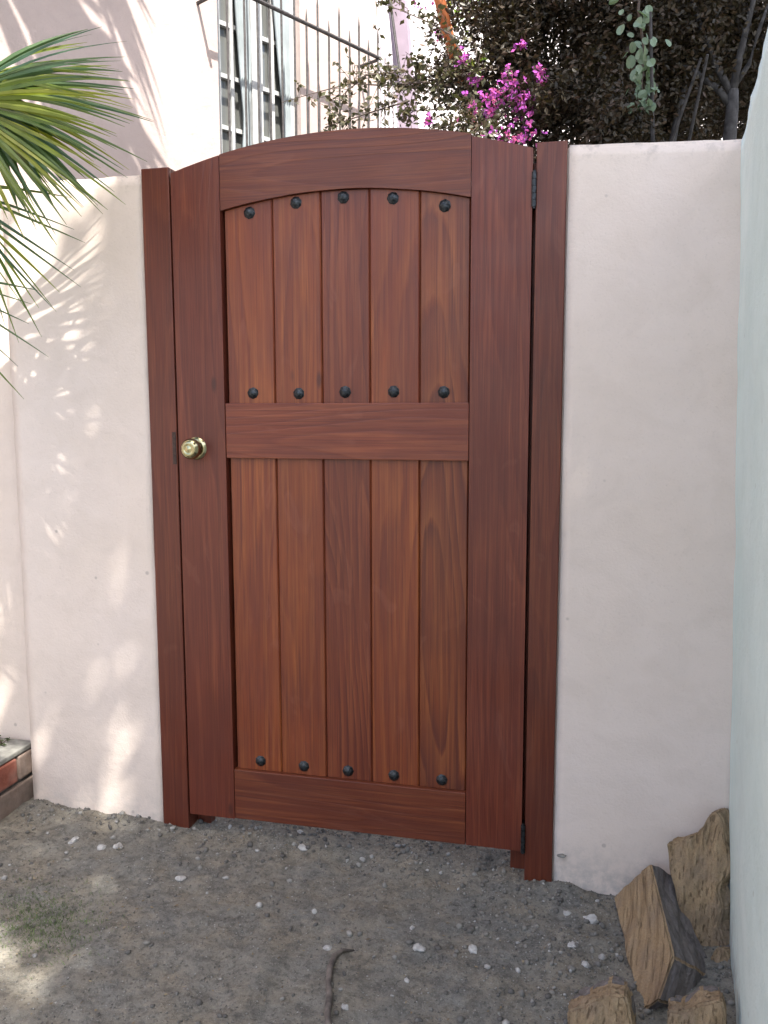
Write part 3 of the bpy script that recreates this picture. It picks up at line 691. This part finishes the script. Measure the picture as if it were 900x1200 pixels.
a.add([q0+Vector((sx_*w_, sy_*w_, 0)) for sx_ in (-1, 1) for sy_ in (-1, 1)]+[q1+Vector((sx_*w_, sy_*w_, 0)) for sx_ in (-1, 1) for sy_ in (-1, 1)],
      [(0, 1, 3, 2), (4, 6, 7, 5), (0, 4, 5, 1), (2, 3, 7, 6), (0, 2, 6, 4), (1, 5, 7, 3)]); a.obj('shaft', M['lav'], lpst)
c0, c1 = onY(468, 80, 3.22), onY(457, 0, 3.22); dd = c1-c0
a = Acc(); a.tube([c0-dd*0.1, c1+dd*0.8], 0.009, 8); a.obj('pipe', M['oldiron'], lpst)
op = Acc(); o0, o1, o2 = onY(506, -40, 1.7), onY(523, 30, 1.7), onY(556, 150, 1.7)
o0, o1 = onY(506, -40, 0.98), onY(523, 32, 0.98); op.tube([o0+(o0-o1)*0.8, o0, o1], 0.019, 12); op.tube([o1, o1.lerp(o2, 0.5), o2], 0.019, 12)
tag(op.obj('slanting_pole', M['orange'], None, True), 'orange slanting pole half hidden in the bougainvillea', 'pole')

# ------------------------------------------------------------------ bougainvillea over the gate
bo = empty('bougainvillea', (1.25, 1.1, 0)); tag(bo, 'dense dark bougainvillea with purple flowers hanging over the gate top', 'bush')
def clump(n, c_, r, zs=1.0):
    P = rng.normal(size=(n, 3)); P /= np.linalg.norm(P, axis=1)[:, None]; P *= (rng.random(n)**0.45)[:, None]*r; P[:, 2] *= zs; return P+np.array(c_)
PS = []
for (u, v, y, r, n) in [(560, 60, 1.1, .20, 1500), (600, 20, 1.2, .28, 2600), (640, 90, 1.1, .22, 2400), (700, 60, 1.2, .30, 3800), (690, 130, 1.0, .20, 2200), (760, 90, 1.3, .30, 3600), (760, 20, 1.2, .30, 3000),
                        (830, 60, 1.7, .36, 3600), (640, 130, .9, .15, 1200), (610, 150, .8, .10, 500), (720, 155, .8, .14, 1500), (770, 150, 1.3, .15, 1400), (580, 15, 1.2, .13, 500), (650, 20, 1.1, .25, 2000), (540, 100, 1.1, .12, 260),
                        (520, 70, 1.1, .10, 200), (900, 30, 1.7, .4, 2500), (880, 110, 1.9, .35, 1800), (575, 100, 1.15, .12, 350), (740, -60, 1.2, .4, 2500), (620, -50, 1.2, .35, 1800), (850, -60, 1.4, .4, 2200)]:
    p = onY(u, v, y); PS.append(clump(n, p, r))
PS = np.concatenate(PS)
gapn = np.array([noise.noise(Vector(p)*6.0) for p in PS]); PS = PS[(gapn > -0.22) | (PS[:, 0] > 1.1)]
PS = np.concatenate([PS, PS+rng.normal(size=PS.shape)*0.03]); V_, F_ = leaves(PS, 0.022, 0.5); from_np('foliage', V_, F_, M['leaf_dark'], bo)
# twigs arching left with separate leaves
TW = [[(545, 70), (520, 84), (495, 92), (470, 92), (450, 80)], [(560, 110), (530, 112), (500, 103), (478, 100)], [(560, 120), (520, 128), (485, 130), (468, 142)], [(570, 80), (540, 88), (505, 78), (480, 72)],
      [(500, 96), (450, 100), (410, 98), (372, 108), (330, 120)], [(480, 118), (440, 130), (410, 140), (385, 148)], [(470, 84), (430, 88), (405, 108), (395, 145)], [(600, 120), (560, 140), (530, 150), (505, 152)],
      [(540, 60), (528, 40), (500, 25), (470, 12), (440, 2)], [(590, 150), (565, 152), (545, 140)]]
a = Acc(); PL = []
for k, tw in enumerate(TW):
    y = 1.05-0.03*k; pts = [onY(u, v, y+0.02*i) for i, (u, v) in enumerate(tw)]
    a.tube(pts, np.linspace(0.0035, 0.0012, len(pts)), 5)
    for i in range(len(pts)-1):
        m_ = 24 if k not in (4, 8) else 6
        for q in range(m_): t = rng.random(); PL.append(pts[i].lerp(pts[i+1], t)+Vector(rng.normal(size=3)*0.013))
    for q in range(22 if k != 4 else 6):
        i = rng.integers(0, len(pts)-1); t = rng.random(); b_ = pts[i].lerp(pts[i+1], t); e_ = b_+Vector((rng.normal()*0.03-0.02, rng.normal()*0.03, rng.normal()*0.05))
        a.tube([b_, (b_+e_)/2+Vector((0, 0, 0.006)), e_], 0.001, 4)
        for s_ in range(5): PL.append(b_.lerp(e_, rng.uniform(0.3, 1.1))+Vector(rng.normal(size=3)*0.005))
a.obj('twigs', M['twig'], bo)
V_, F_ = leaves(np.array([p[:] for p in PL]), 0.024, 0.6); from_np('twig_leaves', V_, F_, M['leaf_boug'], bo)
# inner branches
a = Acc()
for k in range(8):
    b_ = Vector((rng.uniform(0.9, 1.3), rng.uniform(1.1, 1.5), 1.3)); e_ = b_+Vector((rng.normal()*0.2, rng.normal()*0.3, rng.uniform(0.9, 1.7)))
    mid = (b_+e_)/2+Vector(rng.normal(size=3)*0.08); a.tube([b_, mid, e_], [0.012, 0.008, 0.004], 6)
a.tube([(1.25, 1.1, 0), (1.3, 1.15, 0.8), (1.2, 1.1, 1.5), (1.35, 1.2, 2.3)], [0.03, 0.026, 0.022, 0.01], 8)
a.tube([(1.25, 1.1, 0), (1.15, 1.05, 0.9), (1.0, 1.0, 1.6), (0.8, 1.0, 2.2)], [0.026, 0.022, 0.018, 0.008], 8)
a.obj('branches', M['darkbark'], bo)
# bracts in clusters (three bracts each)
def bracts(u, v, y, n, r):
    c_ = np.array(onY(u, v, y)); C_ = np.array(c_)+rng.normal(size=(max(12, n), 3))*r*0.48; Vb = []; Fb = []
    for p in C_:
        ax = Vector(rng.normal(size=3)).normalized(); a1 = ax.orthogonal().normalized(); s = rng.uniform(0.010, 0.018)
        for k in range(3):
            d = (Matrix.Rotation(k*2.094, 3, ax) @ a1+ax*0.5).normalized(); w = d.cross(ax).normalized(); o_ = len(Vb); P0_ = Vector(p)
            Vb += [P0_, P0_+d*s*0.5+w*s*0.42, P0_+d*s, P0_+d*s*0.5-w*s*0.42]; Fb.append((o_, o_+1, o_+2, o_+3))
    return tag(from_np('flower_cluster', [tuple(v_) for v_ in Vb], Fb, M['bract'], bo), kind='stuff')
for (u, v, y, n, r) in [(598, 95, .85, 26, .045), (580, 118, .85, 34, .055), (562, 124, .86, 22, .04), (606, 112, .85, 26, .045), (634, 84, .84, 22, .038), (614, 128, .84, 26, .045), (574, 134, .84, 16, .03), (614, 52, .9, 5, .02),
                        (500, 144, .9, 8, .02), (592, 158, .78, 26, .06), (620, 160, .76, 22, .05), (545, 66, 1.0, 6, .03), (492, 2, 1.2, 12, .035), (516, 36, 1.3, 7, .03), (560, 96, 1.0, 6, .03)]:
    bracts(u, v, y, n, r)
# yellow green leaves glimpsed through the bush
PP = np.concatenate([clump(60, onY(568, 98, 2.0), .12), clump(40, onY(550, 78, 2.0), .07), clump(60, onY(545, 8, 2.2), .12)])
V_, F_ = leaves(PP, 0.04, 0.5)
M['leaf_fresh'] = leafmat('fresh_green_leaf', (0.12, 0.20, 0.03), (0.2, 0.26, 0.05), (0.3, 0.3, 0.06), 0.4)
cit = empty('shrub', (0.72, 2.1, 0)); tag(cit, 'bright green shrub glimpsed through gaps behind the purple flowers', 'shrub')
from_np('foliage', V_, F_, M['leaf_fresh'], cit)
a = Acc(); q_ = onY(568, 98, 2.0); a.tube([(q_.x, 2.05, 0), (q_.x+0.03, 2.0, 1.2), q_, onY(545, 8, 2.2)], [0.02, 0.016, 0.012, 0.005], 7); a.obj('trunk', M['bark'], cit)

# pale green hanging vine
vn = empty('hanging_vine', onY(752, 0, .72)); tag(vn, 'pale grey green leafy vine hanging in front of the dark bush', 'vine')
vp = [onY(u, v, .72) for u, v in ((748, -90), (752, -30), (748, 10), (752, 40), (756, 70), (752, 95), (754, 118))]
a = Acc(); a.tube(vp, [0.004]*4+[0.003, 0.0025, 0.001], 6); a.obj('stem', M['twig'], vn, True)
def round_leaf(L):
    V_ = [(0, 0, 0)]; n = 10
    for k in range(n): th = 2*math.pi*k/n; V_.append((L*0.5+L*0.5*math.cos(th), L*0.42*math.sin(th), 0.10*L*abs(math.sin(th))))
    V_[0] = (L*0.5, 0, -0.02*L); return V_, [(0, 1+k, 1+(k+1) % n) for k in range(n)]
a = Acc(); a.add(*round_leaf(0.042)); me = bpy.data.meshes.new('leaf'); me.from_pydata(a.V, [], a.F); me.update(); me.materials.append(M['leaf_pale'])
for k in range(84):
    t = 1.6+(len(vp)-1.62)*(k/83)**0.9 if k else 1.6; t = min(t, len(vp)-1.01)
    i = int(t); p = vp[i].lerp(vp[i+1], t-i); o = bpy.data.objects.new('leaf', me); COL.objects.link(o); o.parent = vn
    sp = 0.030 if t < 4 else 0.016
    o.location = p+Vector(rng.normal(size=3)*sp*np.array((1, 1, 0.5)))-vn.location
    o.rotation_euler = (rng.uniform(-0.9, 0.9)+0.9, rng.uniform(0.2, 1.3), rng.uniform(0, 6.28)); s_ = rng.uniform(0.45, 0.95); o.scale = (s_, s_, s_)

# dark small tree with pale trunk behind the right wall
dt = empty('small_tree', (1.5, 1.2, 0)); tag(dt, 'dark multi-stemmed tree with a grey trunk behind the right wall', 'tree')
b_ = onY(855, 160, 1.2)
a = Acc(); T = lambda *uv, y=1.2: [onY(u, v, y) for u, v in uv]
a.tube([(b_.x-0.02, 1.2, 0), (b_.x, 1.2, 1.2)]+T((855, 160), (858, 128), (859, 105)), [0.036, 0.03, 0.023, 0.021, 0.018], 9)
a.tube(T((859, 105), (866, 70), (873, 40), (882, 5), (890, -40)), [0.016, 0.013, 0.011, 0.009, 0.006], 8)
a.tube(T((858, 112), (842, 82), (828, 50), (815, 15), (806, -30)), [0.014, 0.012, 0.010, 0.008, 0.005], 8)
a.tube(T((857, 125), (842, 105), (815, 85), (785, 72), (760, 68)), [0.013, 0.012, 0.010, 0.008, 0.005], 8)
a.tube(T((861, 100), (878, 75), (888, 40), (900, 5)), [0.010, 0.008, 0.007, 0.004], 7)
a.obj('trunk', M['darkbark'], dt, True)
PP = np.concatenate([clump(1800, onY(800, 60, 1.6), .3), clump(2600, onY(820, -30, 1.3), .40), clump(2200, onY(890, 20, 1.45), .30), clump(2600, onY(840, 60, 1.9), .45), clump(1800, onY(900, 110, 1.9), .35), clump(1500, onY(780, 120, 1.75), .3), clump(2600, (2.3, 1.9, 2.1), .6), clump(2600, (1.6, 2.0, 1.7), .5), clump(2000, (1.2, 1.8, 1.9), .42)])
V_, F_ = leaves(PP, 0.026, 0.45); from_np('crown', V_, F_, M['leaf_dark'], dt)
# hedge closing the view behind the dark bush
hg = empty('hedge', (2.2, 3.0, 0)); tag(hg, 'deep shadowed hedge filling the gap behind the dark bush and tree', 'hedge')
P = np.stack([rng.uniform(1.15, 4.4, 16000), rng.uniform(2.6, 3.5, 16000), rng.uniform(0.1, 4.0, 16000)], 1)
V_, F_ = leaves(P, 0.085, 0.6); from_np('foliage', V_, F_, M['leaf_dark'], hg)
a = Acc()
for k in range(9): x = 1.3+k*0.36; a.tube([(x, 3.0, 0), (x+0.05, 3.05, 1.6), (x-0.04, 3.0, 3.6)], [0.03, 0.025, 0.01], 7)
a.obj('stems', M['bark'], hg)

# ------------------------------------------------------------------ palm at the left
pm = empty('fan_palm', (-1.05, -0.45, 0.2)); tag(pm, 'green fan palm with spiky leaves reaching in from the left edge', 'palm')
a = Acc(); a.tube([(-1.12, -0.40, 0.19), (-1.1, -0.4, 1.5), (-1.0, -0.36, 3.0), (-0.9, -0.3, 4.05)], [0.075, 0.065, 0.06, 0.05], 12); nseg = 26; pts = [(-1.05+0.02*math.sin(i*0.4), -0.45, 0.19+i*0.07) for i in range(nseg)]
a.tube(pts, [0.085+0.012*(i % 2) for i in range(nseg)], 12); a.obj('trunk', M['bark'], pm, True)
def fan(hub, main, nrm, n, spread, L, droop, wid, mat, seed, lmin=0.7, base=0.0):
    r_ = np.random.default_rng(seed); hub = Vector(hub); main = Vector(main).normalized(); nrm = Vector(nrm).normalized(); nrm = (nrm-main*nrm.dot(main)).normalized()
    a = Acc()
    for k in range(n):
        t = (k+0.5)/n*2-1; ang = t*spread+r_.normal()*0.03
        d = Matrix.Rotation(ang, 3, nrm) @ main; side = nrm.cross(d).normalized()
        l = L*(lmin+(1-lmin)*math.cos(t*1.4))*r_.uniform(0.88, 1.08); w = wid*r_.uniform(0.8, 1.2); tw = r_.normal()*0.35; bend = droop*r_.uniform(0.5, 1.6); lift = r_.normal()*0.06
        ns = 9; V_ = []; F_ = []
        side2 = (Matrix.Rotation(tw, 3, d) @ side); n2 = side2.cross(d)
        for j in range(ns+1):
            s = j/ns; c_ = hub+d*l*s+nrm*l*(0.05*math.sin(s*3)+lift*s)+Vector((0, 0, -1))*bend*l*s**2.2
            ww = w*(0.35+0.65*min(1, s/0.45))*(1-max(0, (s-0.45)/0.55))**0.85+0.0004
            V_ += [c_-side2*ww+n2*ww*0.5, c_, c_+side2*ww+n2*ww*0.5]
        for j in range(ns): F_ += [(j*3, j*3+1, j*3+4, j*3+3), (j*3+1, j*3+2, j*3+5, j*3+4)]
        a.add(V_, F_)
    fr = a.obj('frond', M[mat], pm)
    st = Acc(); tp = Vector((-1.05, -0.45, 2.0)) if hub.z < 3 else Vector((-0.9, -0.3, 4.0)); mid = (tp+hub)/2+Vector((0, 0, 0.08)); st.tube([tp, mid, hub, hub+main*0.03], [0.011, 0.009, 0.007, 0.002], 7)
    p_ = st.obj('petiole', M['palm_deep'], pm, True)
    return fr
vw = Vector((ray(100, 200)*-1)).normalized()
def dirpx(u0, v0, u1, v1, y): return (onY(u1, v1, y)-onY(u0, v0, y))
h1 = onY(-45, 110, -0.36)
fan(h1, dirpx(-45, 110, 100, 150, -0.36), vw+Vector((0, 0, 0.5)), 34, 0.98, 0.44, 0.07, 0.0062, 'palm_deep', 1)
fan(onY(-50, 100, -0.30), dirpx(-50, 100, 100, 100, -0.30), vw+Vector((0.2, 0, 0.9)), 20, 0.50, 0.42, 0.06, 0.0055, 'palm', 2)
fan(onY(-50, 120, -0.42), dirpx(-50, 120, 90, 190, -0.42), vw+Vector((0, 0, 0.2)), 22, 0.70, 0.40, 0.09, 0.0062, 'palm', 3)
fan(onY(-35, 115, -0.26), dirpx(-35, 115, 100, 150, -0.26), vw+Vector((0.3, 0, 0.5)), 24, 0.75, 0.43, 0.08, 0.0055, 'palm', 7)
fan(onY(-10, 125, -0.33), dirpx(-10, 125, 80, 215, -0.33), vw+Vector((0.1, 0, 0.3)), 11, 0.45, 0.30, 0.06, 0.0085, 'palm_deep', 8)
fan(onY(-70, 215, -0.34), dirpx(-70, 215, 60, 320, -0.34), vw, 9, 0.55, 0.41, 0.02, 0.0036, 'palm_deep', 4, 0.85)
fan(onY(-100, 320, -0.40), dirpx(-100, 320, 20, 400, -0.40), vw, 8, 0.6, 0.36, 0.05, 0.0036, 'palm_deep', 5, 0.8)
fan(onY(-30, 250, -0.30), dirpx(-30, 250, 20, 370, -0.30), vw, 9, 0.5, 0.30, 0.03, 0.0035, 'palm', 6, 0.8)
# higher fronds above the frame, throwing the streaked shade on the house and wall
for fh, fd, fs, wd in (((-0.41, -0.05, 4.25), (0.8, 0.5, -0.45), 11, .018), ((-0.60, -0.10, 4.15), (0.5, 0.8, -0.5), 12, .022), ((-0.38, 0.10, 4.0), (0.9, 0.1, -0.8), 15, .016), ((-0.42, 0.20, 4.35), (0.2, 0.9, -0.6), 16, .024), ((-0.75, -0.30, 4.0), (0.5, 0.3, -0.9), 17, .024), ((-0.85, -0.35, 4.2), (0.7, 0.6, -0.4), 18, .026), ((-0.30, 0.05, 4.05), (0.8, 0.5, -0.5), 19, .030), ((-0.32, 0.12, 4.0), (0.7, 0.6, -0.9), 20, .026)):
    fan(fh, fd, (0.3, 0, 1), 22, 0.80, 0.60, 0.45, wd, 'palm', fs)
fan((-1.25, -0.75, 2.6), (-0.7, -0.6, 0.1), (0, 0, 1), 24, 1.4, 0.55, 0.25, 0.012, 'palm', 13)
fan((-0.9, -0.8, 2.6), (0.4, -0.8, 0.0), (0, 0, 1), 24, 1.4, 0.50, 0.25, 0.012, 'palm', 14)

# ------------------------------------------------------------------ unseen shade tree over the mint wall, crown shaped for its shade
tr = empty('shade_tree', (3.1, -1.7, 0)); tag(tr, 'unseen leafy tree behind the mint wall, its crown shaped to shade the gate', 'tree')
ZC = 4.3
def shade_prob(x, y, z):
    """how thick the crown is, by where its shade falls on the gate's plane y=0 and on the ground"""
    t = (0-y)/(-SUN.y)*-1
    k = y/SUN.y; gx = x-SUN.x*k; gz_ = z-SUN.z*k          # hit on plane y=0
    k2 = z/SUN.z; ex, ey = x-SUN.x*k2, y-SUN.y*k2           # hit on the ground
    if k > 0 and gz_ > 0:                                    # falls on gate/wall plane or above it
        return gx, gz_, 'w'
    return ex, ey, 'g'
rng = np.random.default_rng(21)
P = []
while len(P) < 42000:
    x, y, z = rng.uniform(0.7, 4.8), rng.uniform(-5.0, 0.9), rng.uniform(5.0, 6.2)
    gx, q, kind = shade_prob(x, y, z); nz = noise.noise(Vector((x, y, z*0.35))*4.3)
    if gx > 1.9 and (kind == 'g' or q < 3.2): pr = 0.04
    elif kind == 'w':
        if q < 2.0:
            pr = 1.0 if gx > -0.13 else 0.34+1.5*nz
            if gx < -0.22 and q > 1.30: pr = 0.05
            if gx < -0.8: pr = 0
        elif q < 3.4: pr = 0.0 if gx < 0.95 else 0.8
        else: pr = 0.95 if (1.55 < gx < 3.7 and q < 6.8) else 0.0
    elif q > 0: pr = 0.3 if gx > 1.0 else 0.0
    else:
        pr = 1.0 if gx > -0.05 else (0.62+0.9*nz)
        if gx < 0.05 and q < -0.50: pr = 0.16+0.9*nz
        if gx < -0.8 or q < -2.2: pr = 0
    if rng.random() < pr: P.append((x, y, z))
P = np.array(P)
V_, F_ = leaves(P, 0.095, 0.62); from_np('crown', V_, F_, M['leaf_tree'], tr)
a = Acc(); a.tube([(3.1, -1.7, 0), (3.05, -1.7, 2.0), (2.9, -1.8, 3.8), (2.7, -1.8, 5.2), (2.6, -1.8, 6.0)], [0.18, 0.15, 0.12, 0.08, 0.02], 12)
for (e0, e1, e2) in [((3.0, -1.72, 2.9), (2.5, -2.1, 4.7), (1.5, -2.7, 5.7)), ((2.95, -1.75, 3.3), (2.6, -1.3, 4.8), (2.0, -0.9, 5.7)), ((2.9, -1.8, 3.8), (2.8, -2.8, 5.0), (2.5, -4.0, 5.7)), ((2.95, -1.8, 3.4), (3.3, -0.9, 4.8), (3.3, 0.2, 5.7)), ((2.7, -1.8, 5.0), (2.0, -1.6, 5.5), (1.3, -1.8, 5.9))]:
    a.tube([e0, e1, e2], [0.07, 0.045, 0.012], 8)
a.obj('trunk', M['bark'], tr, True)
